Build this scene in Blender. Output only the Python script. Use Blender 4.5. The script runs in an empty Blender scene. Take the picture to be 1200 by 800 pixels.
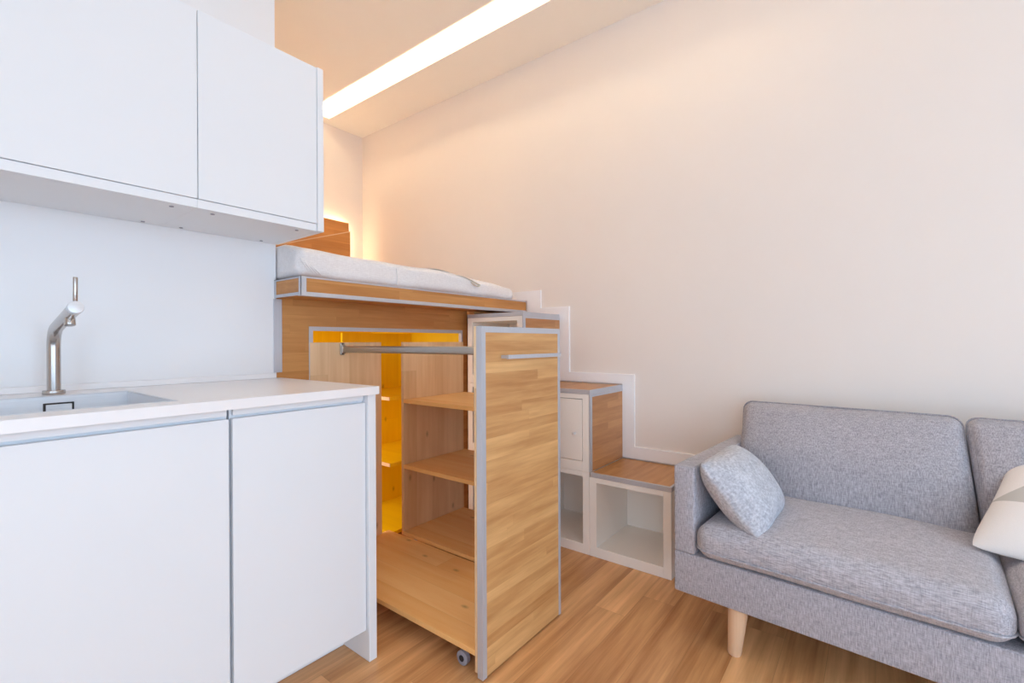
import bpy, bmesh, math, random
from mathutils import Vector, Matrix
random.seed(7)
C = bpy.context.scene.collection
SC = bpy.context.scene

# ------------------------------------------------------------------ materials
def srgb(r, g, b):
    f = lambda c: (c/255/12.92) if c/255 <= .04045 else ((c/255+.055)/1.055)**2.4
    return (f(r), f(g), f(b), 1)

class NT:
    def __init__(s, name):
        s.m = bpy.data.materials.new(name); s.m.use_nodes = True
        s.t = s.m.node_tree; s.n = s.t.nodes; s.l = s.t.links
        s.b = s.n['Principled BSDF']
    def node(s, typ, **kw):
        n = s.n.new(typ)
        for k, v in kw.items(): setattr(n, k, v)
        return n
    def put(s, sock, v):
        if hasattr(v, 'links') or isinstance(v, bpy.types.NodeSocket): s.l.new(v, sock)
        else: sock.default_value = v
    def math(s, op, a, b=None, c=None, clamp=False):
        n = s.node('ShaderNodeMath', operation=op, use_clamp=clamp)
        s.put(n.inputs[0], a)
        if b is not None: s.put(n.inputs[1], b)
        if c is not None: s.put(n.inputs[2], c)
        return n.outputs[0]
    def xyz(s):
        tc = s.node('ShaderNodeTexCoord'); sp = s.node('ShaderNodeSeparateXYZ')
        s.l.new(tc.outputs['Object'], sp.inputs[0])
        return {'x': sp.outputs[0], 'y': sp.outputs[1], 'z': sp.outputs[2]}
    def vec(s, x, y, z):
        n = s.node('ShaderNodeCombineXYZ')
        for i, v in enumerate((x, y, z)): s.put(n.inputs[i], v)
        return n.outputs[0]
    def noise(s, v, scale=1, detail=3, rough=.55):
        n = s.node('ShaderNodeTexNoise'); s.put(n.inputs['Vector'], v)
        n.inputs['Scale'].default_value = scale; n.inputs['Detail'].default_value = detail; n.inputs['Roughness'].default_value = rough
        return n.outputs['Fac']
    def white(s, v):
        n = s.node('ShaderNodeTexWhiteNoise', noise_dimensions='3D'); s.put(n.inputs['Vector'], v); return n.outputs['Value']
    def mix(s, f, a, b, blend='MIX'):
        n = s.node('ShaderNodeMix', data_type='RGBA', blend_type=blend)
        s.put(n.inputs['Factor'], f); s.put(n.inputs['A'], a) if False else None
        s.put(n.inputs[0], f); s.put(n.inputs[6], a); s.put(n.inputs[7], b)
        return n.outputs[2]
    def ramp(s, v, a, b):
        n = s.node('ShaderNodeMapRange'); s.put(n.inputs[0], v); n.inputs[1].default_value = a; n.inputs[2].default_value = b
        return n.outputs[0]
    def bump(s, h, strength=.2, dist=.002):
        n = s.node('ShaderNodeBump'); s.put(n.inputs['Height'], h); n.inputs['Strength'].default_value = strength; n.inputs['Distance'].default_value = dist
        s.l.new(n.outputs[0], s.b.inputs['Normal'])

def plain(name, col, rough=.5, metal=0, spec=.5, mottle=.0, coat=0):
    k = NT(name); p = k.xyz()
    f = k.noise(k.vec(p['x'], p['y'], p['z']), 6, 3)
    dark = tuple(c*(1-mottle) for c in col[:3])+(1,)
    k.put(k.b.inputs['Base Color'], k.mix(k.ramp(f, .3, .7), dark, col))
    k.b.inputs['Roughness'].default_value = rough; k.b.inputs['Metallic'].default_value = metal
    k.b.inputs['Specular IOR Level'].default_value = spec
    k.b.inputs['Coat Weight'].default_value = coat
    return k.m

def brushed(name, col, rough=.3, axis='z', metal=1):
    k = NT(name); p = k.xyz()
    sc = {a: (4 if a == axis else 260) for a in 'xyz'}
    f = k.noise(k.vec(k.math('MULTIPLY', p['x'], sc['x']), k.math('MULTIPLY', p['y'], sc['y']), k.math('MULTIPLY', p['z'], sc['z'])), 1, 2)
    k.put(k.b.inputs['Base Color'], k.mix(f, tuple(c*.85 for c in col[:3])+(1,), col))
    k.put(k.b.inputs['Roughness'], k.math('MULTIPLY_ADD', f, .12, rough-.06))
    k.b.inputs['Metallic'].default_value = metal
    return k.m

def wood(name, c_dark, c_light, g, s, width, length, rough=.45, streak=.8, tone=.35, knots=False, seam=.25, gscale=1.6, fine=70, bump=.05):
    """g grain axis, s strip axis; random tone for each strip/board."""
    k = NT(name); p = k.xyz(); t = [a for a in 'xyz' if a not in (g, s)][0]
    sw = k.math('DIVIDE', k.math('ADD', p[s], 3.0), width); i = k.math('FLOOR', sw)
    off = k.math('MULTIPLY', k.white(k.vec(i, 3.1, 1.7)), length*7)
    gl = k.math('DIVIDE', k.math('ADD', k.math('ADD', p[g], 9.0), off), length); j = k.math('FLOOR', gl)
    r = k.white(k.vec(i, j, 5.5))
    v = k.vec(k.math('MULTIPLY_ADD', p[g], gscale, k.math('MULTIPLY', r, 23)), k.math('MULTIPLY_ADD', p[s], fine*.35, k.math('MULTIPLY', r, 11)), k.math('MULTIPLY', p[t], 9))
    n1 = k.noise(v, 1, 4, .6)
    v2 = k.vec(k.math('MULTIPLY', p[g], gscale*4), k.math('MULTIPLY', p[s], fine*3), k.math('MULTIPLY', p[t], fine))
    n2 = k.noise(v2, 1, 2, .5)
    f = k.math('MULTIPLY', k.ramp(n1, .3, .7), streak)
    f = k.math('ADD', f, k.math('MULTIPLY', r, tone))
    f = k.math('ADD', f, k.math('MULTIPLY_ADD', n2, .3, -.15))
    f = k.math('MULTIPLY', f, 1/(streak+tone), clamp=True)
    col = k.mix(f, c_dark, c_light)
    fr = k.math('FRACT', sw); e = k.math('LESS_THAN', k.math('MULTIPLY', k.math('MINIMUM', fr, k.math('SUBTRACT', 1.0, fr)), width), .0008)
    fg = k.math('FRACT', gl); e2 = k.math('LESS_THAN', k.math('MULTIPLY', k.math('MINIMUM', fg, k.math('SUBTRACT', 1.0, fg)), length), .0008)
    e = k.math('MULTIPLY', k.math('MAXIMUM', e, e2), seam)
    col = k.mix(e, col, tuple(c*.35 for c in c_dark[:3])+(1,))
    if knots:
        vo = k.node('ShaderNodeTexVoronoi', voronoi_dimensions='2D'); k.put(vo.inputs['Vector'], k.vec(k.math('MULTIPLY_ADD', p[g], 4.6, 3.3), k.math('MULTIPLY_ADD', p[s], 9.0, 1.4), 0.0))
        vo.inputs['Scale'].default_value = 1
        sp = k.node('ShaderNodeSeparateColor'); k.l.new(vo.outputs['Color'], sp.inputs[0])
        gate = k.math('GREATER_THAN', sp.outputs[0], .70)
        kf = k.math('MULTIPLY', k.ramp(vo.outputs['Distance'], .10, .0), gate, clamp=True)
        kf = k.math('MULTIPLY', kf, .6)
        col = k.mix(kf, col, tuple(c*.28 for c in c_dark[:3])+(1,))
    k.put(k.b.inputs['Base Color'], col)
    k.b.inputs['Roughness'].default_value = rough
    k.bump(n2, bump, .001)
    return k.m

def fabric(name, c1, c2, stretch='z', scale=260, rough=.95, bump=.35, ratio=.12):
    k = NT(name); p = k.xyz()
    m = {a: (scale*ratio if a == stretch else scale) for a in 'xyz'}
    f = k.noise(k.vec(k.math('MULTIPLY', p['x'], m['x']), k.math('MULTIPLY', p['y'], m['y']), k.math('MULTIPLY', p['z'], m['z'])), 1, 2)
    m2 = {a: (scale if a == stretch else scale*.15) for a in 'xyz'}
    f2 = k.noise(k.vec(k.math('MULTIPLY', p['x'], m2['x']), k.math('MULTIPLY', p['y'], m2['y']), k.math('MULTIPLY', p['z'], m2['z'])), 1, 2)
    ff = k.math('MULTIPLY_ADD', f, .65, k.math('MULTIPLY', f2, .35))
    k.put(k.b.inputs['Base Color'], k.mix(k.ramp(ff, .36, .64), c1, c2))
    k.b.inputs['Roughness'].default_value = rough; k.b.inputs['Specular IOR Level'].default_value = .15
    k.b.inputs['Sheen Weight'].default_value = .15
    k.bump(ff, bump, .002)
    return k.m

def emit(name, col, st):
    k = NT(name); k.b.inputs['Base Color'].default_value = (.9, .9, .9, 1)
    k.b.inputs['Emission Color'].default_value = col; k.b.inputs['Emission Strength'].default_value = st
    return k.m

LED, LEDH, SKY, CLOSET, EXPO = 12.5, 18, 3.7, 4.0, .56
M = {}
M['wall'] = plain('wall_paint', srgb(238, 229, 222), .9, spec=.2, mottle=.01)
M['ceiling'] = plain('ceiling_paint', srgb(252, 246, 236), .95, spec=.1, mottle=.01)
M['trim'] = plain('trim_paint', srgb(247, 246, 248), .4, spec=.4, mottle=.01)
M['lacquer'] = plain('white_cabinet_lacquer', srgb(234, 237, 241), .42, spec=.4, mottle=.005)
M['gap'] = plain('dark_gap', srgb(70, 72, 82), .8)  # dark colour standing in for shade in the cube door gaps
M['worktop'] = plain('white_worktop_laminate', srgb(242, 240, 241), .3, spec=.5, mottle=.01)
M['splash'] = plain('white_backsplash', srgb(238, 238, 240), .35, spec=.4, mottle=.005)
M['cube'] = plain('white_melamine', srgb(246, 239, 231), .4, spec=.4, mottle=.008)
M['steel'] = brushed('brushed_steel', srgb(232, 235, 240), .42, 'x', .45)
M['steel_v'] = brushed('brushed_tap_steel', srgb(196, 190, 186), .25, 'z')
M['alu'] = brushed('aluminium_profile', srgb(206, 208, 216), .5, 'z', .45)
M['rail'] = brushed('aluminium_rail', srgb(190, 186, 180), .4, 'y')
M['black'] = plain('black_rubber', srgb(40, 38, 42), .6)
M['caster'] = plain('grey_caster', srgb(150, 148, 158), .4)
M['floor'] = wood('oak_floor', srgb(166, 108, 58), srgb(250, 196, 138), 'x', 'y', .125, 1.3, .36, .85, .55, seam=.3, fine=60, gscale=1.3)
BD, BL = srgb(172, 116, 62), srgb(218, 166, 108)
M['bam_front'] = wood('bamboo_front', srgb(178, 120, 66), srgb(232, 184, 124), 'x', 'z', .034, 1.1, .45, 1.0, .42, seam=.06, fine=60, gscale=2.0)
M['bam_fascia'] = wood('bamboo_fascia', srgb(178, 116, 56), srgb(214, 156, 92), 'x', 'z', .04, .6, .45, .8, .6, seam=.12, gscale=2.2)
M['bam_tread'] = wood('bamboo_tread', BD, srgb(218, 166, 112), 'x', 'y', .16, .9, .4, .9, .6, seam=.3, gscale=2)
M['bam_riser'] = wood('bamboo_riser', srgb(168, 112, 68), srgb(208, 154, 104), 'x', 'z', .035, .35, .45, .8, .6, seam=.1, gscale=2.4)
M['bam_head'] = wood('bamboo_headboard', srgb(178, 112, 52), srgb(214, 150, 80), 'x', 'z', .05, .7, .45, .9, .5, seam=.1)
PD, PL = srgb(212, 170, 124), srgb(238, 206, 166)
M['pine_v'] = wood('pine_panel', PD, PL, 'z', 'x', .11, 2.5, .55, .7, .5, knots=True, seam=.12, fine=60)
M['pine_y'] = wood('pine_board', srgb(238, 178, 106), srgb(252, 210, 148), 'y', 'x', .11, 2.5, .5, .8, .6, knots=True, seam=.2, fine=55)
M['pine_edge'] = plain('pine_edge', srgb(226, 190, 150), .6, mottle=.1)
M['yellow'] = wood('yellow_painted_pine', srgb(230, 194, 6), srgb(246, 214, 12), 'z', 'x', .14, 2.5, .45, .5, .5, knots=True, seam=.15, bump=.03)
M['yellow_h'] = wood('yellow_painted_shelf', srgb(230, 194, 6), srgb(246, 214, 12), 'y', 'x', .2, 2.5, .45, .5, .5, seam=.1, bump=.03)
M['sofa'] = fabric('grey_sofa_weave', srgb(146, 144, 152), srgb(198, 196, 205), 'z', 400)
M['seat'] = fabric('grey_seat_weave', srgb(150, 147, 154), srgb(202, 199, 206), 'x', 400)
M['back'] = fabric('grey_back_weave', srgb(144, 140, 145), srgb(194, 190, 196), 'z', 400)
M['piping'] = fabric('grey_piping', srgb(140, 136, 141), srgb(172, 168, 174), 'z', 300)
M['pillow'] = fabric('pale_grey_plush', srgb(166, 168, 178), srgb(208, 210, 218), 'z', 130, bump=.6, ratio=.7)
M['sheet'] = fabric('white_cotton', srgb(226, 222, 222), srgb(240, 237, 237), 'x', 420, bump=.1)
M['strap'] = fabric('cream_webbing', srgb(222, 214, 200), srgb(238, 231, 218), 'x', 500, bump=.2)
M['beech'] = wood('pale_beech', srgb(218, 178, 142), srgb(238, 204, 172), 'z', 'x', .2, 2, .4, .6, .3, seam=0, fine=90)
M['led'] = emit('warm_led', (1, .80, .53, 1), LED)
M['led_head'] = emit('warm_led_headboard', (1, .74, .44, 1), LEDH)
k = NT('geometric_cotton'); p = k.xyz()   # white cotton printed with grey-beige triangles
def band(y0, slope, x0):   # grey triangle with its tip at (x0, y0) opening to the right
    dx = k.math('SUBTRACT', p['x'], x0)
    a = k.math('GREATER_THAN', p['y'], k.math('SUBTRACT', y0, k.math('MULTIPLY', dx, .04)))
    b = k.math('LESS_THAN', p['y'], k.math('MULTIPLY_ADD', dx, slope, y0))
    return k.math('MULTIPLY', k.math('MULTIPLY', a, b), k.math('GREATER_THAN', dx, 0.0))
grey = k.math('MAXIMUM', band(-.02, .9, -.185), band(-.17, .8, .02))
weave = k.noise(k.vec(p['x'], p['y'], p['z']), 400, 1)
base = k.mix(grey, srgb(238, 230, 224), srgb(196, 190, 182))
k.put(k.b.inputs['Base Color'], k.mix(k.math('MULTIPLY', weave, .12), base, srgb(170, 165, 160)))
k.b.inputs['Roughness'].default_value = .95; k.bump(weave, .2, .001)
M['geo'] = k.m
k = NT('window_glass')
k.n.remove(k.b); tr = k.node('ShaderNodeBsdfTransparent'); gl = k.node('ShaderNodeBsdfGlossy'); gl.inputs['Roughness'].default_value = .02
mx = k.node('ShaderNodeMixShader'); mx.inputs[0].default_value = .06
k.l.new(tr.outputs[0], mx.inputs[1]); k.l.new(gl.outputs[0], mx.inputs[2]); k.l.new(mx.outputs[0], k.n['Material Output'].inputs[0])
M['glass'] = k.m

# ------------------------------------------------------------------ mesh helpers
def bx(bm, x0, x1, y0, y1, z0, z1, b=0.0, seg=2):
    t = bmesh.new()
    r = bmesh.ops.create_cube(t, size=1)
    for v in r['verts']:
        v.co = Vector(((x0+x1)/2+v.co.x*(x1-x0), (y0+y1)/2+v.co.y*(y1-y0), (z0+z1)/2+v.co.z*(z1-z0)))
    b = min(b, .45*min(x1-x0, y1-y0, z1-z0))
    if b > 0: bmesh.ops.bevel(t, geom=list(t.edges), offset=b, segments=seg, profile=.5, affect='EDGES')
    merge(bm, t)
def merge(bm, t):
    m = bpy.data.meshes.new('tmp'); t.to_mesh(m); t.free(); bm.from_mesh(m); bpy.data.meshes.remove(m)
def prism(bm, pts, axis, a, b):
    """polygon pts in the two other axes (in xyz order), extruded along axis from a to b"""
    def mk(u, v, w):
        return {'x': (w, u, v), 'y': (u, w, v), 'z': (u, v, w)}[axis]
    A = [bm.verts.new(mk(u, v, a)) for u, v in pts]; B = [bm.verts.new(mk(u, v, b)) for u, v in pts]
    n = len(pts)
    bm.faces.new(A); bm.faces.new(B[::-1])
    for i in range(n): bm.faces.new((A[i], B[i], B[(i+1) % n], A[(i+1) % n]))
    bmesh.ops.recalc_face_normals(bm, faces=bm.faces)
def tube(bm, pts, r, n=20, cap=True, rs=None):
    pts = [Vector(p) for p in pts]; rings = []
    up = None
    for i, p in enumerate(pts):
        d = (pts[min(i+1, len(pts)-1)]-pts[max(i-1, 0)]).normalized()
        if up is None:
            up = Vector((0, 0, 1)) if abs(d.z) < .9 else Vector((1, 0, 0))
        a = d.cross(up).normalized(); c = a.cross(d).normalized(); up = c
        rr = rs[i] if rs else r
        rings.append([bm.verts.new(p+(a*math.cos(t)+c*math.sin(t))*rr) for t in [2*math.pi*q/n for q in range(n)]])
    for A, B in zip(rings, rings[1:]):
        for q in range(n): bm.faces.new((A[q], A[(q+1) % n], B[(q+1) % n], B[q]))
    if cap: bm.faces.new(rings[0][::-1]); bm.faces.new(rings[-1])
    bmesh.ops.recalc_face_normals(bm, faces=bm.faces)
def cyl(bm, p0, p1, r, n=24, b=0.0):
    p0, p1 = Vector(p0), Vector(p1)
    if b:
        d = (p1-p0).normalized()
        tube(bm, [p0, p0+d*b*.3, p0+d*b, p1-d*b, p1-d*b*.3, p1], r, n, True, [r-b, r-b*.3, r, r, r-b*.3, r-b])
    else: tube(bm, [p0, p1], r, n)
def smooth(o, ang=40):
    for f in o.data.polygons: f.use_smooth = True
    o.data.set_sharp_from_angle(angle=math.radians(ang))
def cushion(w, d, h, r, crown=0.0, n=(24, 18, 8), belly=0.0, wob=0.0, seed=1):
    """soft rounded box, centre at origin; crown lifts +z face, belly swells the sides"""
    bm = bmesh.new(); rnd = random.Random(seed); ph = [rnd.random()*6 for _ in range(6)]
    H = Vector((w/2, d/2, h/2))
    def mapv(p):
        q = Vector((p.x*H.x, p.y*H.y, p.z*H.z))
        c = Vector([max(-(H[i]-r), min(H[i]-r, q[i])) for i in range(3)])
        dv = q-c
        o = c+dv.normalized()*r if dv.length > 1e-9 else q
        o.z += (1 if p.z > 0 else -.35)*crown*max(0, 1-p.x**2)**.7*max(0, 1-p.y**2)**.7*abs(p.z)
        bz = max(0, 1-p.z**2)
        o.x += belly*p.x*abs(p.x)*bz*max(0, 1-p.y**2)**.5; o.y += belly*p.y*abs(p.y)*bz*max(0, 1-p.x**2)**.5
        o.z += wob*math.sin(o.x*9+ph[0])*math.sin(o.y*8+ph[1])*.6+wob*.5*math.sin(o.x*17+ph[2]+o.y*6)
        return o
    def lin(k):  # denser at the ends so the rounding has vertices
        v = [-1+2*i/k for i in range(k+1)]
        return [math.copysign(1-(1-abs(a))**1.0, a) for a in v]
    def axis(L, k):
        e = [r/L*(1-math.cos(t)) for t in (0, .4, .8, 1.2)]  # end spacing, in half units
        e = [x*1.0 for x in e]
        inner = [-1+e[-1]+r/L*.3 + (2-2*(e[-1]+r/L*.3))*i/k for i in range(k+1)]
        return [-1+x for x in e]+inner+[1-x for x in e[::-1]]
    ax = [axis(H[i], n[i]) for i in range(3)]
    cache = {}
    def V(p):
        key = tuple(round(c, 6) for c in p)
        if key not in cache: cache[key] = bm.verts.new(mapv(Vector(p)))
        return cache[key]
    for a in range(3):
        u, v = [i for i in range(3) if i != a]
        for s in (-1, 1):
            for i in range(len(ax[u])-1):
                for j in range(len(ax[v])-1):
                    qs = []
                    for (ii, jj) in ((i, j), (i+1, j), (i+1, j+1), (i, j+1)):
                        p = [0, 0, 0]; p[a] = s; p[u] = ax[u][ii]; p[v] = ax[v][jj]; qs.append(V(p))
                    if len(set(qs)) == 4: bm.faces.new(qs)
    bmesh.ops.recalc_face_normals(bm, faces=bm.faces)
    return bm
def pillow_bm(w, h, t, n=28, wob=.004, seed=3, pinch=.06, shear=0):
    bm = bmesh.new(); rnd = random.Random(seed); ph = [rnd.random()*6 for _ in range(8)]
    g = [math.sin(math.pi/2*(-1+2*i/n)) for i in range(n+1)]
    top, bot = {}, {}
    for i, u in enumerate(g):
        for j, v in enumerate(g):
            rc = 1-.085*(u*u*v*v)**2; x = u*w/2*rc*(1-pinch*(1-v*v)*abs(u)**3); y = v*h/2*rc*(1-pinch*(1-u*u)*abs(v)**3)
            x += shear*y; z = t/2*(max(0, 1-abs(u)**2.6)*max(0, 1-abs(v)**2.6))**.62
            wv = wob*(math.sin(x*40+ph[0]+y*13)+math.sin(y*47+ph[1]-x*17))*(1-.5*(1-max(abs(u), abs(v))))
            edge = max(abs(u), abs(v)) > .9999
            top[i, j] = bm.verts.new((x, y, z+(0 if edge else wv)))
            bot[i, j] = top[i, j] if edge else bm.verts.new((x, y, -z+wv*.5))
    for i in range(n):
        for j in range(n):
            for q, fl in ((top, 0), (bot, 1)):
                f = [q[i, j], q[i+1, j], q[i+1, j+1], q[i, j+1]]
                bm.faces.new(f[::-1] if fl else f)
    bmesh.ops.recalc_face_normals(bm, faces=bm.faces)
    return bm

def obj(name, bm, mat, parent=None, sm=False, world=True):
    """bm is in world coordinates unless world=False; it becomes one mesh object under its thing"""
    me = bpy.data.meshes.new(name)
    if parent is not None and world: bmesh.ops.translate(bm, verts=bm.verts, vec=-offset(parent))
    bm.to_mesh(me); bm.free()
    me.materials.append(mat)
    o = bpy.data.objects.new(name, me); C.objects.link(o); o.parent = parent
    if sm: smooth(o)
    return o
def offset(o):
    v = Vector((0, 0, 0))
    while o is not None: v += Vector(o.location); o = o.parent
    return v
def thing(name, label, cat, loc, group=None, rz=0):
    o = bpy.data.objects.new(name, None); C.objects.link(o); o.location = loc; o.rotation_euler.z = rz
    o.empty_display_size = .05
    o['label'] = label; o['category'] = cat
    if group: o['group'] = group
    return o
def struct(name, bm, mat):
    o = obj(name, bm, mat); o['kind'] = 'structure'; return o
def boxobj(name, mat, parent, dims, b=0.001, sm=True):
    bm = bmesh.new()
    for d in (dims if isinstance(dims[0], (tuple, list)) else [dims]): bx(bm, *d, b)
    return obj(name, bm, mat, parent, sm=False)

# ------------------------------------------------------------------ room measures (metres)
XR, YB, ZC = 2.41, 3.495, 2.81           # right wall, far wall, ceiling
YW, XP = 1.95, .93                       # kitchen wall face and its free end
XL, YF = -1.75, -2.7                     # left wall, wall behind the photographer
ZP = 1.299                               # top of the bed platform

bm = bmesh.new(); bx(bm, XL-.1, XR+.1, YF-.1, YB+.1, -.08, 0); struct('floor', bm, M['floor'])
# ceiling with the recessed light channel
SX0, SX1, SY0, SY1, SH = 1.865, 2.045, .2, 3.40, .07
bm = bmesh.new()
bx(bm, XL-.1, SX0, YF-.1, YB+.1, ZC, ZC+.16); bx(bm, SX1, XR+.1, YF-.1, YB+.1, ZC, ZC+.16)
bx(bm, SX0, SX1, SY1, YB+.1, ZC, ZC+.16); bx(bm, SX0, SX1, YF-.1, SY0, ZC, ZC+.16); bx(bm, SX0, SX1, SY0, SY1, ZC+SH, ZC+.16)
struct('ceiling', bm, M['ceiling'])
bm = bmesh.new(); bx(bm, XR, XR+.1, YF-.1, YB+.1, 0, ZC); struct('wall_right', bm, M['wall'])
bm = bmesh.new(); bx(bm, XL-.1, XR, YB, YB+.1, 0, ZC); struct('wall_back', bm, M['wall'])
bm = bmesh.new(); bx(bm, XL, XP, YW, YW+.07, 0, ZC); struct('wall_kitchen', bm, M['splash'])
bm = bmesh.new(); bx(bm, XP-.08, XP, YW+.07, YB, 0, ZC); struct('wall_bedside', bm, M['wall'])
# windows behind the photographer: one in the left wall, one in the front wall
W1 = (-2.2, -.2, .35, 2.2)   # y0,y1,z0,z1 on the left wall
W2 = (-1.1, 1.3, .06, 2.2)   # x0,x1,z0,z1 on the front wall
bm = bmesh.new()
bx(bm, XL-.1, XL, YF-.1, W1[0], 0, ZC); bx(bm, XL-.1, XL, W1[1], YB+.1, 0, ZC)
bx(bm, XL-.1, XL, W1[0], W1[1], 0, W1[2]); bx(bm, XL-.1, XL, W1[0], W1[1], W1[3], ZC); struct('wall_left', bm, M['wall'])
bm = bmesh.new()
bx(bm, XL, W2[0], YF-.1, YF, 0, ZC); bx(bm, W2[1], XR, YF-.1, YF, 0, ZC)
bx(bm, W2[0], W2[1], YF-.1, YF, 0, W2[2]); bx(bm, W2[0], W2[1], YF-.1, YF, W2[3], ZC); struct('wall_front', bm, M['wall'])
def window(name, axis, p, a0, a1, z0, z1):
    f = bmesh.new(); w = .05; mid = (a0+a1)/2
    bars = [(a0, a0+w, z0, z1), (a1-w, a1, z0, z1), (a0+w, a1-w, z0, z0+w), (a0+w, a1-w, z1-w, z1), (mid-w/2, mid+w/2, z0+w, z1-w)]
    for (u0, u1, v0, v1) in bars:
        bx(f, *((p-.075, p-.02, u0, u1) if axis == 'x' else (u0, u1, p-.075, p-.02)), v0, v1, .004)
    o = struct(name, f, M['trim'])
    g = bmesh.new(); bx(g, *((p-.05, p-.044, a0+w, a1-w) if axis == 'x' else (a0+w, a1-w, p-.05, p-.044)), z0+w, z1-w)
    obj('window_pane', g, M['glass'], o)
window('window_1', 'x', XL, *W1); window('window_2', 'y', YF, *W2)
# white skirting that climbs the right wall with the stairs
pts = [(.64, 0), (.64, .473), (1.026, .473), (1.026, .863), (1.431, .863), (1.431, 1.252), (1.634, 1.252), (1.634, 1.362), (YB, 1.362), (YB, 1.305),
       (1.735, 1.305), (1.735, 1.19), (1.497, 1.19), (1.497, .81), (1.094, .81), (1.094, .41), (.70, .41), (.70, 0)]
bm = bmesh.new(); prism(bm, pts, 'x', XR-.012, XR); struct('trim_1', bm, M['trim'])
bm = bmesh.new(); bx(bm, XR-.012, XR, YF, .64, 0, .075, .003); struct('baseboard_right', bm, M['trim'])
bm = bmesh.new(); bx(bm, XL, XP-.02, YW-.012, YW, 0, .075, .003); struct('baseboard_kitchen', bm, M['trim'])

# ------------------------------------------------------------------ kitchen
YD, YCT, ZT = 1.314, 1.286, .898
G_BASE, G_UP = 'white handleless kitchen base cabinets', 'white wall-hung kitchen cabinets'
def base_cabinet(x0, x1, label, end):
    t = thing('base_cabinet', label, 'cabinet', ((x0+x1)/2, 1.6, 0), G_BASE)
    xe = x1-.001 if not end else x1-.030
    c = bmesh.new()
    bx(c, x0+.001, x0+.019, YD+.021, 1.936, .10, .868); bx(c, xe-.018, xe, YD+.021, 1.936, .10, .868)
    bx(c, x0+.019, xe-.018, YD+.021, 1.936, .10, .118); bx(c, x0+.019, xe-.018, 1.92, 1.936, .118, .868)
    bx(c, x0+.019, xe-.018, YD+.045, YD+.065, .78, .868)
    obj('carcass', c, M['lacquer'], t)
    boxobj('door', M['lacquer'], t, (x0+.002, xe-.002, YD, YD+.019, .102, .845), .0015)
    boxobj('finger_rail', M['lacquer'], t, [(x0+.006, xe-.004, YD+.022, YD+.032, .80, .871), (x0+.006, xe-.004, YD+.008, YD+.022, .852, .871)], .001)
    boxobj('plinth', M['lacquer'], t, (x0+.001, xe, 1.448, 1.464, 0.001, .098), .001)
    if end: boxobj('end_panel', M['lacquer'], t, (xe+.001, x1, YD-.012, 1.937, 0.0005, .8715), .0015)
    return t
base_cabinet(.512, .945, 'white base cabinet door at the right end of the worktop, next to the pulled-out wardrobe', True)
base_cabinet(-.30, .508, 'wide white base cabinet under the steel sink, at the left edge', False)

def upper_cabinet(x0, x1, label, end):
    t = thing('upper_cabinet', label, 'cabinet', ((x0+x1)/2, 1.78, 1.447), G_UP)
    xe = x1 if not end else x1-.0245
    c = bmesh.new(); y0, y1 = 1.622, 1.9485; x0 -= .0040 if end else 0
    bx(c, x0+.001, x0+.017, y0, y1, 1.447, 2.040); bx(c, xe-.017, xe-.001, y0, y1, 1.447, 2.040)
    bx(c, x0+.017, xe-.017, y0, y1, 2.022, 2.040); bx(c, x0+.017, xe-.017, y0, y1, 1.447, 1.463); bx(c, x0+.017, xe-.017, y1-.008, y1, 1.463, 2.022)
    obj('carcass', c, M['lacquer'], t)
    boxobj('bottom_rail', M['lacquer'], t, (x0+.0005, xe-.0012, 1.604, 1.6215, 1.447, 1.4732), .001)
    boxobj('door', M['lacquer'], t, (x0+.0022, xe-.0012, 1.600, 1.6195, 1.4745, 2.040), .0012)
    for hx in (x0+.055, xe-.055):
        for hy in (1.643, 1.920):
            s = bmesh.new(); cyl(s, (hx, hy, 1.4445), (hx, hy, 1.4475), .006, 14, .001); obj('screw_cap', s, M['caster'], t, True)
    if end: boxobj('end_panel', M['lacquer'], t, (xe+.0005, x1, 1.598, 1.9485, 1.447, 2.043), .0015)
upper_cabinet(.5366, .938, 'white upper cabinet at the right end, beside the bed platform', True)
upper_cabinet(-.15, .534, 'wide white upper cabinet above the sink and tap', False)

# worktop with the sink cut-out
S0, S1, T0, T1 = -.13, .405, 1.375, 1.775
t = thing('worktop', 'white laminate kitchen worktop running along the backsplash with sink cut-out', 'worktop', (.3, 1.6, .873))
bm = bmesh.new(); zb = .8725
bx(bm, -.30, S0, YCT, YW-.001, zb, ZT); bx(bm, S1, .947, YCT, YW-.001, zb, ZT); bx(bm, S0, S1, YCT, T0, zb, ZT); bx(bm, S0, S1, T1, YW-.001, zb, ZT)
bmesh.ops.remove_doubles(bm, verts=bm.verts, dist=1e-5)
obj('slab', bm, M['worktop'], t)
boxobj('upstand', M['worktop'], t, (-.30, .925, YW-.013, YW-.001, ZT+.0002, ZT+.020), .002)
# sink
t = thing('kitchen_sink', 'rectangular brushed steel sink set into the white worktop', 'sink', ((S0+S1)/2, 1.575, .74))
bm = bmesh.new(); th = .0012; zb2 = .735; e = .0006
bx(bm, S0+e, S0+e+th, T0+e, T1-e, zb2, ZT-.001); bx(bm, S1-e-th, S1-e, T0+e, T1-e, zb2, ZT-.001)
bx(bm, S0+e+th, S1-e-th, T0+e, T0+e+th, zb2, ZT-.001); bx(bm, S0+e+th, S1-e-th, T1-e-th, T1-e, zb2, ZT-.001)
bx(bm, S0+e+th, S1-e-th, T0+e+th, T1-e-th, zb2, zb2+th)
obj('basin', bm, M['steel'], t)
bm = bmesh.new()
for d in ((S0-.006, S1+.006, T0-.006, T0+.002), (S0-.006, S1+.006, T1-.002, T1+.006), (S0-.006, S0+.002, T0+.002, T1-.002), (S1-.002, S1+.006, T0+.002, T1-.002)):
    bx(bm, *d, ZT+.0001, ZT+.0012, .0004)
obj('rim', bm, M['steel'], t)
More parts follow.
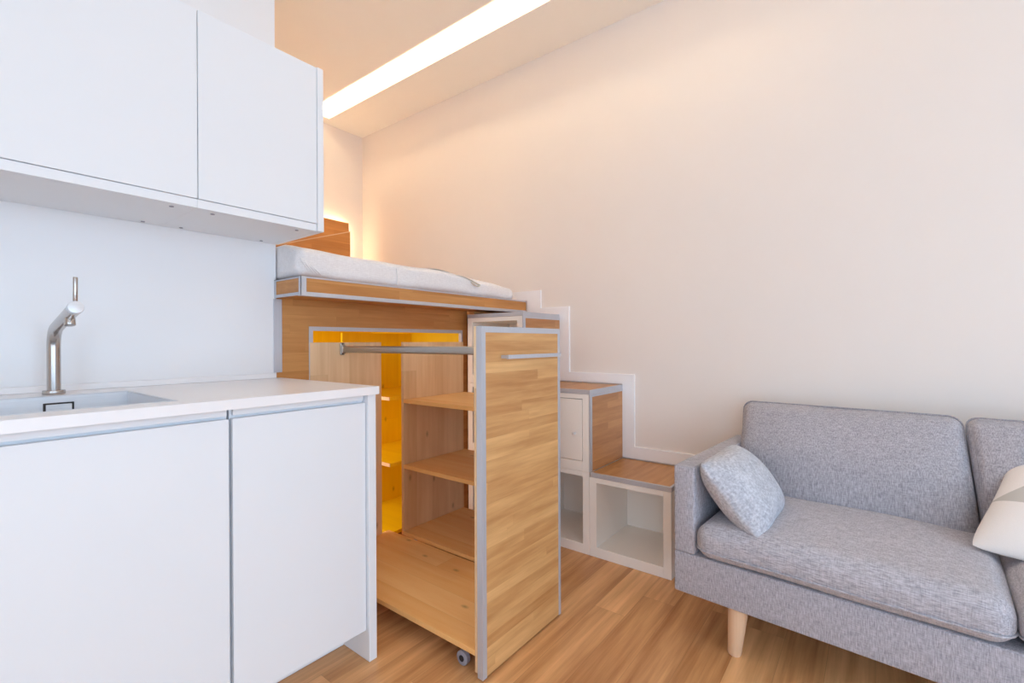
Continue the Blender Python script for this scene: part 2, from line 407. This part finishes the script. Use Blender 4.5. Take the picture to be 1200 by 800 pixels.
ov = boxobj('overflow_frame', M['black'], t, (.222, .284, T1-.006, T1-.0022, .848, .880), .001)
boxobj('overflow_plate', M['steel'], ov, (.227, .279, T1-.009, T1-.0055, .851, .876), .001)
bm = bmesh.new(); cyl(bm, (.14, 1.575, zb2+th), (.14, 1.575, zb2+th+.004), .045, 32, .0015); obj('drain', bm, M['steel'], t, True)
# tap
FX, FY = .2535, 1.845
t = thing('kitchen_tap', 'brushed steel single-lever tap with angled spout behind the sink', 'tap', (FX, FY, ZT))
bm = bmesh.new(); cyl(bm, (FX, FY, ZT+.0003), (FX, FY, ZT+.012), .0245, 32, .002); obj('base_ring', bm, M['steel_v'], t, True)
bm = bmesh.new()
ctrl = [(ZT+.010, 0), (1.035, 0)]
path = [Vector((FX, FY, ZT+.010)), Vector((FX, FY, 1.03))]
P0, P1, P2 = Vector((FX, FY, 1.03)), Vector((FX, FY, 1.078)), Vector((FX, FY-.050, 1.0875))
for i in range(1, 13):
    s = i/12; path.append(P0*(1-s)**2+P1*2*s*(1-s)+P2*s*s)
P3 = Vector((FX, 1.572, 1.128)); path.append(P3)
tube(bm, path, .0148, 32); obj('column', bm, M['steel_v'], t, True)
d = (P3-P2).normalized()
bm = bmesh.new(); cyl(bm, P3-d*.001, P3+d*.020, .0158, 32, .002); obj('valve_cap', bm, M['steel'], t, True)  # paler steel than the column: its light-facing brightness put into the colour
nz = bmesh.new(); q = P3-d*.062; dn = Vector((0, -.28, -1)).normalized()
cyl(nz, q+dn*.010, q+dn*.030, .0115, 24, .0015); obj('aerator', nz, M['steel_v'], t, True)
lv = bmesh.new(); q = P3+d*.010; cyl(lv, q+Vector((0, 0, .012)), q+Vector((0, -.004, .076)), .0048, 16, .0015); obj('lever', lv, M['steel_v'], t, True)

# ------------------------------------------------------------------ bed platform
t = thing('bed_platform', 'raised bamboo bed platform with aluminium edges and wardrobe opening below', 'bed platform', (1.6, 2.6, 0))
YO, XE, XPL = 1.741, XR-.014, .924
boxobj('deck', M['bam_fascia'], t, [(XPL+.002, XE, YO+.002, 1.949, 1.228, 1.297), (XP+.003, XE, 1.949, YB-.002, 1.262, 1.297)], .0005)
pw, e = .019, .0022
bm = bmesh.new()
# aluminium angle profiles: front top, front bottom, left end frame, back vertical
bx(bm, XPL-e, XE, YO-e, YO+pw, ZP-e, ZP, .0004); bx(bm, XPL-e, XE, YO-e, YO+.0015, ZP-.006, ZP-e)
bx(bm, XPL-e, XE, YO-e, YO+.0015, 1.2255, 1.2255+.014, .0004); bx(bm, XPL-e, XE, YO-e, YO+pw, 1.2255-e, 1.2255, .0004)
bx(bm, XPL-e, XPL+.022, YO-e-.0003, YO+.0012, 1.2255, ZP, .0004); bx(bm, XPL-e-.0003, XPL+.0015, YO-e-.0003, YO+.012, 1.2255, ZP, .0004)
bx(bm, XPL-e, XPL+.0015, YO+.012, YW-.001, ZP-.007, ZP, .0004); bx(bm, XPL-e, XPL+.0015, YO+.012, YW-.001, 1.2255, 1.2255+.012, .0004)
bx(bm, XPL-e, XPL+.0015, YW-.012, YW-.001, 1.2375, ZP-.007, .0004)
bx(bm, XPL-e, XPL+.022, YO+pw, YW-.001, ZP-e, ZP, .0004)
obj('edge_profile', bm, M['alu'], t)
OX0, OX1, OZ = 1.071, 2.033, 1.113
boxobj('front_panel', M['bam_fascia'], t, [(XP+.002, OX0, YW+.001, YW+.019, .002, 1.2613), (OX0, OX1, YW+.001, YW+.019, OZ, 1.2613), (OX1, 2.075, YW+.001, YW+.019, .002, 1.2613)], .0004)
bm = bmesh.new(); f = .018
bx(bm, OX0, OX0+f, YW-.0015, YW+.021, .002, OZ, .0004); bx(bm, OX1-f*.6, OX1, YW-.0015, YW+.021, .002, OZ, .0004); bx(bm, OX0+f, OX1-f*.6, YW-.0015, YW+.021, OZ-f, OZ, .0004)
obj('opening_frame', bm, M['alu'], t)
boxobj('end_profile', M['alu'], t, [(XP-.012, XP+.022, YW-.0045, YW-.0005, ZT+.022, 1.2225)], .0008)
# joists under the deck, carrying it on the walls
for d in ((XP+.001, XE, YB-.05, YB-.002, 1.12, 1.2615), (2.10, XE, 1.915, YB-.052, 1.2065, 1.2615), (XP+.001, XP+.05, YW+.08, YB-.052, 1.12, 1.2615)): boxobj('support_beam', M['pine_y'], t, d, .001)
# yellow interior
t = thing('yellow_shelving', 'yellow painted pine wardrobe interior with shelves, seen behind the pull-outs', 'shelving', (1.6, 2.6, 0))
for d in ((XP+.052, 2.09, 2.90, 2.918, .02, 1.26), (2.072, 2.09, 1.972, 2.90, .02, 1.204), (XP+.052, XP+.070, 1.972, 2.90, .02, 1.26)): boxobj('lining', M['yellow'], t, d, .001)
boxobj('back_board', M['yellow'], t, (1.555, 2.071, 2.4595, 2.475, .02, 1.10), .001)
for z in (.735, .385, .02):
    x0 = 1.555
    s = boxobj('shelf', M['yellow_h'], t, (x0, 2.071, 2.02, 2.459, z, z+.018), .001)
    if z > .1: boxobj('shelf_edge', M['pine_v'], s, (x0-.004, x0-.0002, 2.02, 2.459, z, z+.018), .0008)

# ------------------------------------------------------------------ pull-out wardrobes
def pullout(x0, x1, yf, yb, zbase, label, rail, shelves, zb_label=None):
    t = thing('pull_out_wardrobe', label, 'wardrobe', ((x0+x1)/2, (yf+yb)/2, 0), 'bamboo fronted pull-out wardrobe units')
    zt = 1.09
    boxobj('front_panel', M['bam_front'], t, (x0+.002, x1-.002, yf+.0012, yf+.021, .006, zt-.002), .0004)
    boxobj('lining', M['pine_v'], t, (x0, x1, yf+.0225, yf+.033, .018, zt), .0008)
    bm = bmesh.new(); w = .019
    bx(bm, x0, x0+w, yf, yf+.0012, .004, zt, .0003); bx(bm, x1-w*.8, x1, yf, yf+.0012, .004, zt, .0003); bx(bm, x0+w, x1-w*.8, yf, yf+.0012, zt-w, zt, .0003)
    bx(bm, x0, x0+.002, yf+.0012, yf+.0222, .004, zt, .0003); bx(bm, x1-.002, x1, yf+.0012, yf+.0222, .004, zt, .0003); bx(bm, x0+.002, x1-.002, yf+.0012, yf+.0222, zt-.002, zt, .0003)
    obj('edge_profile', bm, M['alu'], t)
    boxobj('base_board', M['pine_y'], t, (x0, x1-.022 if rail else x1-.02, yf+.0335, yb, zbase, zbase+.018), .0015)
    boxobj('back_panel', M['pine_v'], t, (x0+.001, x0+.374 if rail else x1-.02, yb-.018, yb, zbase+.0185, 1.043), .0015)
    boxobj('base_rail', M['pine_edge'], t, [(x0+.03, x0+.055, yf+.0335, yb-.02, zbase-.018, zbase-.0005)], .001)
    h = boxobj('handle', M['alu'], t, (x0+.089, x1-.050, yf-.036, yf-.026, .987, 1.000), .001)
    for hx in (x0+.094, x1-.066): boxobj('handle_post', M['alu'], h, (hx, hx+.011, yf-.0262, yf-.0002, .988, .999), .0008)
    for i, (cx, cy) in enumerate(((x0+.024, yf+.105), (x1-.05, yf+.105), (x0+.026, yb-.06), (x1-.05, yb-.06))):
        c = bmesh.new(); r = .023
        tube(c, [(cx-.009, cy, r), (cx-.0075, cy, r), (cx+.0075, cy, r), (cx+.009, cy, r)], r, 24, True, [r-.003, r, r, r-.003])
        wl = obj('caster', c, M['caster'], t, True)
        a = bmesh.new(); cyl(a, (cx-.0105, cy, r), (cx+.0105, cy, r), .010, 16); obj('hub', a, M['black'], wl, True)
        boxobj('fork', M['steel'], wl, [(cx+.0112, cx+.0135, cy-.011, cy+.011, r-.006, zbase-.0008), (cx-.0135, cx+.0135, cy-.014, cy+.014, zbase-.004, zbase-.0008)], .0005)
    if rail:
        rx = 1.228
        bm = bmesh.new()
        bx(bm, rx-.0075, rx+.0075, yf+.034, yb-.0185, .996, 1.026, .006, 3); r_ = obj('clothes_rail', bm, M['rail'], t, True)
        bm = bmesh.new(); bx(bm, rx-.011, rx+.011, yb-.026, yb-.0185, .985, 1.042, .003); bx(bm, rx-.010, rx+.010, yb-.036, yb-.026, .992, 1.030, .003)
        obj('rail_bracket', bm, M['rail'], r_)
        for zz in (.990, 1.036):
            s = bmesh.new(); cyl(s, (rx, yb-.028, zz), (rx, yb-.0255, zz), .003, 10); obj('screw', s, M['black'], r_)
    for z in shelves:
        s = boxobj('shelf', M['pine_y'], t, (x0, x1-.012, yf+.0335, yb-.0185, z, z+.018), .001)
        for yy in (yb-.03, ):
            p = bmesh.new(); cyl(p, (x0+.03, yy, z-.007), (x0+.03, yy, z-.0005), .004, 10); obj('shelf_pin', p, M['steel'], s)
    return t
pullout(1.073, 1.523, .949, 1.965, .067, 'bamboo pull-out wardrobe with hanging rail, rolled furthest out in front', True, ())
pullout(1.505, 1.955, 1.262, 1.868, .085, 'pull-out pine shelf unit behind the unit with the hanging rail', False, (.741, .416))

# ------------------------------------------------------------------ stairs of storage cubes
XS, XW = 2.03, XR-.016
def cube(y0, y1, z0, z1, label, door=False):
    t = thing('storage_cube', label, 'storage cube', ((XS+XW)/2, (y0+y1)/2, z0), 'white storage cubes forming the stairs')
    b = bmesh.new(); w = .036
    y0 += .0008; y1 -= .0008
    bx(b, XS, XW, y0, y0+w, z0+.0005, z1, .0012); bx(b, XS, XW, y1-w, y1, z0+.0005, z1, .0012)
    bx(b, XS, XW, y0+w, y1-w, z0+.0005, z0+w+.012, .0012); bx(b, XS, XW, y0+w, y1-w, z1-w+.012, z1, .0012)
    bx(b, XW-.006, XW, y0+w, y1-w, z0+w, z1-w+.012)
    obj('body', b, M['cube'], t)
    if door:
        g = .003
        d = boxobj('door', M['cube'], t, (XS+.0005, XS+.018, y0+w+g, y1-w-g, z0+.048+g, z1-w+.012-g), .0012)
        boxobj('door_gap_shade', M['gap'], t, [(XS+.010, XS+.018, y0+w+.0002, y0+w+g-.0002, z0+.05, z1-.03), (XS+.010, XS+.018, y0+w, y1-w, z1-w+.012-g+.0003, z1-w+.0118)], 0)  # dark strips laid in the gap to draw its shade
        k_ = bmesh.new(); c = (y0+.078, z0+.183)
        tube(k_, [(XS+.0004, *c), (XS-.006, *c), (XS-.010, *c), (XS-.015, *c), (XS-.0165, *c)], .006, 18, True, [.0045, .004, .0075, .0075, .005]); obj('knob', k_, M['steel'], d, True)
    return t
cube(.70, 1.10, 0, .383, 'open white storage cube under the lowest stair tread, beside the sofa')
cube(1.10, 1.50, 0, .403, 'open white storage cube on the floor, half hidden by the pulled-out wardrobe')
cube(1.10, 1.50, .4035, .783, 'white cube with a small door and knob under the second tread', True)
cube(1.50, 1.905, .0, .403, 'lowest cube of the tall stack behind the shelf unit')
cube(1.50, 1.905, .4035, .803, 'middle cube of the tall stack behind the shelf unit')
cube(1.50, 1.905, .8035, 1.183, 'topmost open white cube just under the bed platform edge')
G_T = 'bamboo stair treads'
def tread(y0, y1, z, label):
    t = thing('stair_tread', label, 'stair tread', ((XS+XW)/2, (y0+y1)/2, z), G_T)
    boxobj('board', M['bam_tread'], t, (XS+.0015, XW+.002, y0+.0015, y1, z-.0205, z-.0008), .0004)
    bm = bmesh.new()
    bx(bm, XS-.002, XS+.0014, y0-.001, y1, z-.021, z, .0004); bx(bm, XS+.0014, XS+.011, y0, y1, z-.0006, z, .0002)
    bx(bm, XS+.0015, XW+.002, y0-.001, y0+.0013, z-.0205, z, .0004); bx(bm, XS+.011, XW+.002, y0+.0013, y0+.010, z-.0006, z, .0002)
    obj('edge_profile', bm, M['alu'], t)
tread(.70, 1.0915, .405, 'lowest bamboo stair tread with aluminium edge, beside the sofa arm')
tread(1.094, 1.495, .805, 'middle bamboo stair tread above the little white door')
tread(1.497, 1.905, 1.205, 'top bamboo stair tread tucked under the bed platform')
def riser(y, z0, z1, label):
    t = thing('stair_riser', label, 'stair riser', ((XS+XW)/2, y, z0), 'bamboo stair risers')
    yb = y+.0055
    boxobj('board', M['bam_riser'], t, (XS+.001, XW+.002, y, yb, z0+.001, z1-.001), .0003)
    bm = bmesh.new()
    bx(bm, XS-.002, XS+.018, y-.0018, y-.0002, z0, z1, .0003); bx(bm, XS-.002, XS-.0004, y-.0002, yb, z0, z1, .0003); bx(bm, XS+.018, XW+.002, y-.0018, y-.0002, z1-.013, z1, .0003)
    obj('edge_profile', bm, M['alu'], t)
riser(1.0935, .4055, .784, 'bamboo riser standing on the lowest tread, beside the small white door')
riser(1.4945, .8055, 1.184, 'uppermost bamboo riser just below the bed platform')

# ------------------------------------------------------------------ mattress, headboard
MX0, MX1, MY0, MY1 = XPL+.006, 2.31, 1.768, 3.36
t = thing('mattress', 'white sheeted mattress lying on the raised platform', 'mattress', ((MX0+MX1)/2, (MY0+MY1)/2, ZP))
hh = .112
bm = cushion(MX1-MX0, MY1-MY0, hh, .03, .006, (40, 40, 5), .004, .004, 5)
for v in bm.verts:   # thins towards the foot end, and the sheet ripples along the sides
    s = (v.co.x+(MX1-MX0)/2)/(MX1-MX0)
    if v.co.z > 0: v.co.z -= .04*max(0, (s-.50)/.5)**1.4
    if v.co.y < -(MY1-MY0)/2+.03: v.co.y += .004*math.sin(v.co.x*22)*math.sin(v.co.z*30+1)
    if v.co.x < -(MX1-MX0)/2+.03: v.co.x += .006*math.sin(v.co.y*60+v.co.z*40)*(.6 if v.co.z < .03 else 0.1)
    if v.co.z > 0: v.co.z += .032*max(0, 1-s/.16)*min(1, max(0, (v.co.y+(MY1-MY0)/2-.02)/.12))
    if v.co.y > -(MY1-MY0)/2+.165: v.co.x = max(v.co.x, XP+.006-(MX0+MX1)/2)
bmesh.ops.translate(bm, verts=bm.verts, vec=((MX0+MX1)/2, (MY0+MY1)/2, ZP+hh/2+.003))
obj('cover', bm, M['sheet'], t, True)
bm = bmesh.new()
for a in range(4):      # gathered folds where the sheet is tucked at the corner
    z0 = ZP+.012+a*.004; tube(bm, [(MX0+.10-a*.02, MY0-.003, z0+.0), (MX0+.05-a*.012, MY0-.006, z0+.035), (MX0+.012, MY0+.01, z0+.085-a*.01), (MX0-.001, MY0+.04+a*.02, z0+.095-a*.008)], .004, 8, True, [.001, .005, .006, .002])
obj('sheet_fold', bm, M['sheet'], t, True)
bm = bmesh.new(); tube(bm, [(1.402, MY0-.004, ZP+.012), (1.403, MY0-.006, ZP+.05), (1.401, MY0-.001, ZP+.088)], .003, 8); obj('seam', bm, M['sheet'], t, True)
def ribbon(bm, pts, w, th=.002):
    a = [Vector(p) for p in pts]; q = []
    for p in a: q.append((bm.verts.new(p+Vector((0, -w/2, 0))), bm.verts.new(p+Vector((0, w/2, 0))), bm.verts.new(p+Vector((0, w/2, th))), bm.verts.new(p+Vector((0, -w/2, th)))))
    for A, B in zip(q, q[1:]):
        for i in range(4): bm.faces.new((A[i], A[(i+1) % 4], B[(i+1) % 4], B[i]))
    bm.faces.new(q[0][::-1]); bm.faces.new(q[-1]); bmesh.ops.recalc_face_normals(bm, faces=bm.faces)
bm = bmesh.new()
ribbon(bm, [(1.80, MY0+.012, ZP+.103), (1.85, MY0+.005, ZP+.100), (1.90, MY0-.003, ZP+.086), (1.94, MY0-.010, ZP+.072), (1.965, MY0-.016, ZP+.062), (1.955, MY0-.02, ZP+.052), (1.925, MY0-.016, ZP+.056), (1.905, MY0-.008, ZP+.074)], .018)
obj('handle_strap', bm, M['strap'], t, True)
bm = bmesh.new(); ribbon(bm, [(1.62, MY0+.03, ZP+.116), (1.66, MY0+.028, ZP+.1205), (1.71, MY0+.03, ZP+.1195), (1.76, MY0+.03, ZP+.112)], .03)
obj('handle_strap', bm, M['strap'], t, True)
HX, HZ = 2.235, 2.03
t = thing('headboard', 'tall bamboo headboard on the far wall, glowing at its top edge', 'headboard', (1.6, YB-.05, ZP))
boxobj('upper_panel', M['bam_head'], t, [(XP+.002, HX, YB-.062, YB-.044, ZP+.002, HZ)], .001)
bm = bmesh.new(); prism(bm, [(XP+.002, ZP+.002), (HX-.002, ZP+.002), (HX-.002, 1.952), (1.62, 1.742), (XP+.002, 1.50)], 'y', YB-.085, YB-.0625)
obj('lower_panel', bm, M['bam_head'], t)
bm = bmesh.new(); prism(bm, [(XP+.002, 1.5002), (1.62, 1.7422), (HX-.002, 1.9522), (HX-.002, 1.960), (1.62, 1.750), (XP+.002, 1.508)], 'y', YB-.088, YB-.0625)
obj('ledge', bm, M['pine_edge'], t)
for x in (1.1, 2.05): boxobj('wall_batten', M['pine_edge'], t, (x, x+.04, YB-.0435, YB-.001, ZP+.002, HZ-.06), .001)
t = thing('led_strip', 'warm LED strip along the top and side of the headboard', 'led strip', (HX, YB-.02, HZ))
boxobj('top_strip', M['led_head'], t, (XP+.06, HX+.004, YB-.040, YB-.030, HZ-.012, HZ-.006), 0)
boxobj('side_strip', M['led_head'], t, (HX-.006, HX+.0, YB-.040, YB-.030, ZP+.10, HZ-.013), 0)
# recessed ceiling light
t = thing('ceiling_light', 'long warm LED light recessed in a slot in the ceiling', 'light', ((SX0+SX1)/2, (SY0+SY1)/2, ZC+SH))
lx, lz = SX0+.118, ZC+SH-.016
bm = bmesh.new(); cyl(bm, (lx, SY0+.012, lz), (lx, SY1-.012, lz), .009, 20); obj('diffuser', bm, M['led'], t, True)
for y in (.6, 1.5, 2.4, 3.2): boxobj('clip', M['alu'], t, (lx-.004, lx+.004, y, y+.012, lz+.0092, ZC+SH-.0003), 0)

# ------------------------------------------------------------------ sofa (built in its own frame: X along the length, Y to the wall)
TH = math.radians(4.2); SO = Vector((1.655, .562, 0)); L_, D_, AW = 1.66, .715, .072
t = thing('sofa', 'grey woven two-seat sofa with beech legs along the right wall', 'sofa', SO, None, -(math.pi/2+TH))
def loc(name, bm, mat, parent=t, sm=True): return obj(name, bm, mat, parent, sm, world=False)
bm = bmesh.new(); bx(bm, 0, L_, 0, D_, .165, .305, .006, 3); bx(bm, AW+.0003, L_-AW-.0003, D_-.095, D_, .3055, .61, .02, 4); loc('frame', bm, M['sofa'])
for x in (0, L_-AW):
    bm = bmesh.new(); bx(bm, x, x+AW, 0, D_, .3055, .606, .007, 3)
    a = loc('arm', bm, M['sofa'])
    p = bmesh.new(); xi = x+AW-.006 if x == 0 else x+.006
    tube(p, [(xi, .010, .604), (xi, D_-.02, .604)], .004, 8); loc('piping', p, M['sofa'], a)
def place(bm, M4): bmesh.ops.transform(bm, matrix=M4, verts=bm.verts)
CW = (L_-2*AW-.006)/2
for i in range(2):
    x0 = AW+.003+i*(CW+.001)
    bm = cushion(CW-.004, .645, .115, .046, .022, (22, 18, 3), .004, .002, 11+i)
    place(bm, Matrix.Translation((x0+CW/2, .30, .366)))
    s = loc('seat_cushion', bm, M['seat'])
    p = bmesh.new(); w2, d2, r = (CW-.004)/2+.001, .645/2+.003, .05
    pts = []
    for (sx, sy, a0) in ((1, -1, -90), (1, 1, 0), (-1, 1, 90), (-1, -1, 180)):
        for k_ in range(7):
            an = math.radians(a0+k_*15); pts.append((x0+CW/2+sx*(w2-r)+r*math.cos(an), .30+sy*(d2-r)+r*math.sin(an), .340))
    pts.append(pts[0]); tube(p, pts, .0028, 8, False); loc('piping', p, M['seat'], s)
    BW = .70 if i == 0 else .80; bc = AW+BW/2+.002+i*.709
    # back cushion: lies in XZ after turning, leaning back
    bm = cushion(BW, .395, .15, .034, .034, (22, 14, 4), .004, .004, 21+i)
    for v in bm.verts:
        if v.co.z > 0: v.co.z -= .028*max(0, v.co.y/.2)
        v.co.x -= .11*v.co.y*max(0, (1 if i == 0 else -1)*v.co.x/(BW/2))
    R = Matrix.Rotation(math.radians(90-10), 4, 'X')
    place(bm, Matrix.Translation((bc, .565, .582)) @ R)
    b = loc('back_cushion', bm, M['back'])
    p = bmesh.new(); w2, h2, r = BW/2+.001, .395/2+.001, .034; pts = []
    for (sx, sy, a0) in ((1, -1, -90), (1, 1, 0), (-1, 1, 90), (-1, -1, 180)):
        for k_ in range(7):
            an = math.radians(a0+k_*15); yy = sy*(h2-r)+r*math.sin(an); xx = sx*(w2-r)+r*math.cos(an); pts.append((xx-.11*yy*max(0, (1 if i == 0 else -1)*xx/w2), yy, .026))
    pts.append(pts[0]); tube(p, pts, .003, 8, False); place(p, Matrix.Translation((bc, .565, .582)) @ R); loc('piping', p, M['piping'], b)
for (x, y) in ((.20, .045), (L_-.20, .045), (.20, D_-.075), (L_-.20, D_-.075)):
    bm = bmesh.new(); dx = .012 if x < 1 else -.012; dy = -.006 if y < .3 else .006
    tube(bm, [(x+dx*-.0, y, .166), (x-dx*.2, y+dy*.2, .13), (x-dx*.95, y+dy*.95, .006), (x-dx, y+dy, .0005)], .03, 28, True, [.031, .0295, .0215, .019])
    loc('leg', bm, M['beech'])

# cushions lying on the sofa
def frame(c, u, v):
    u = Vector(u).normalized(); v = Vector(v); v = (v-u*v.dot(u)).normalized(); w = u.cross(v)
    m = Matrix((u, v, w)).transposed().to_4x4(); m.translation = Vector(c); return m
def soft(name, mat, label, c, u, v, w, h, th, seed, wob, shear):
    bm = pillow_bm(w, h, th, seed=seed, wob=wob, shear=shear)
    o = obj(name, bm, mat, None, True); o.matrix_world = frame(c, u, v)
    o['label'] = label; o['category'] = 'cushion'
    return o
soft('throw_pillow', M['pillow'], 'small pale grey plush cushion leaning on the left arm of the sofa', (1.836, .372, .517), (.39, -.01, .0), (-.075, .163, .187), .425, .30, .17, 3, .0015, .0)
soft('throw_pillow', M['geo'], 'white cushion with grey triangles at the right end of the sofa', (1.995, -.462, .548), (-.09, -.99, -.08), (.70, -.12, .67), .38, .38, .11, 9, .001, .26)

# ------------------------------------------------------------------ light and camera
w = bpy.data.worlds.new('sky'); SC.world = w; w.use_nodes = True
bg = w.node_tree.nodes['Background']; bg.inputs[0].default_value = (.58, .78, 1, 1); bg.inputs[1].default_value = SKY
def portal(name, loc, rot, sx, sy):
    l = bpy.data.lights.new(name, 'AREA'); l.shape = 'RECTANGLE'; l.size = sx; l.size_y = sy; l.cycles.is_portal = True
    o = bpy.data.objects.new(name, l); o.location = loc; o.rotation_euler = rot; C.objects.link(o)
l = bpy.data.lights.new('wardrobe_fill', 'AREA'); l.shape = 'RECTANGLE'; l.size = .9; l.size_y = .5; l.energy = CLOSET; l.color = (1, .95, .86)   # unseen fill lamp, added to brighten the yellow wardrobe interior
o = bpy.data.objects.new('wardrobe_fill', l); o.location = (XP+.075, 2.42, .66); o.rotation_euler = (0, -math.pi/2, 0); C.objects.link(o)
portal('sky_portal', (XL-.11, (W1[0]+W1[1])/2, (W1[2]+W1[3])/2), (0, -math.pi/2, 0), W1[3]-W1[2], W1[1]-W1[0])
portal('sky_portal', ((W2[0]+W2[1])/2, YF-.11, (W2[2]+W2[3])/2), (math.pi/2, 0, 0), W2[1]-W2[0], W2[3]-W2[2])

F_, YAW, CY, PIT, ROL = 548.31, .659149, 401.78, -.001579, -.004445
c, s = math.cos(YAW), math.sin(YAW)
f0, r0, z0 = Vector((c, s, 0)), Vector((s, -c, 0)), Vector((0, 0, 1))
F = f0*math.cos(PIT)+z0*math.sin(PIT); U = z0*math.cos(PIT)-f0*math.sin(PIT)
R = r0*math.cos(ROL)+U*math.sin(ROL); U2 = U*math.cos(ROL)-r0*math.sin(ROL)
cam = bpy.data.cameras.new('camera'); cam.sensor_fit = 'HORIZONTAL'; cam.sensor_width = 36; cam.lens = F_*36/1200; cam.shift_y = (CY-400)/1200
cam.clip_start = .02
co = bpy.data.objects.new('camera', cam); C.objects.link(co)
m = Matrix((R, U2, -F)).transposed().to_4x4(); m.translation = Vector((0, 0, 1.04)); co.matrix_world = m
SC.camera = co
vs = SC.view_settings; vs.view_transform = 'Standard'; vs.look = 'None'; vs.gamma = 1; vs.exposure = EXPO; vs.use_curve_mapping = False
SC.cycles.diffuse_bounces = 8; SC.cycles.max_bounces = 12; SC.cycles.sample_clamp_indirect = 6
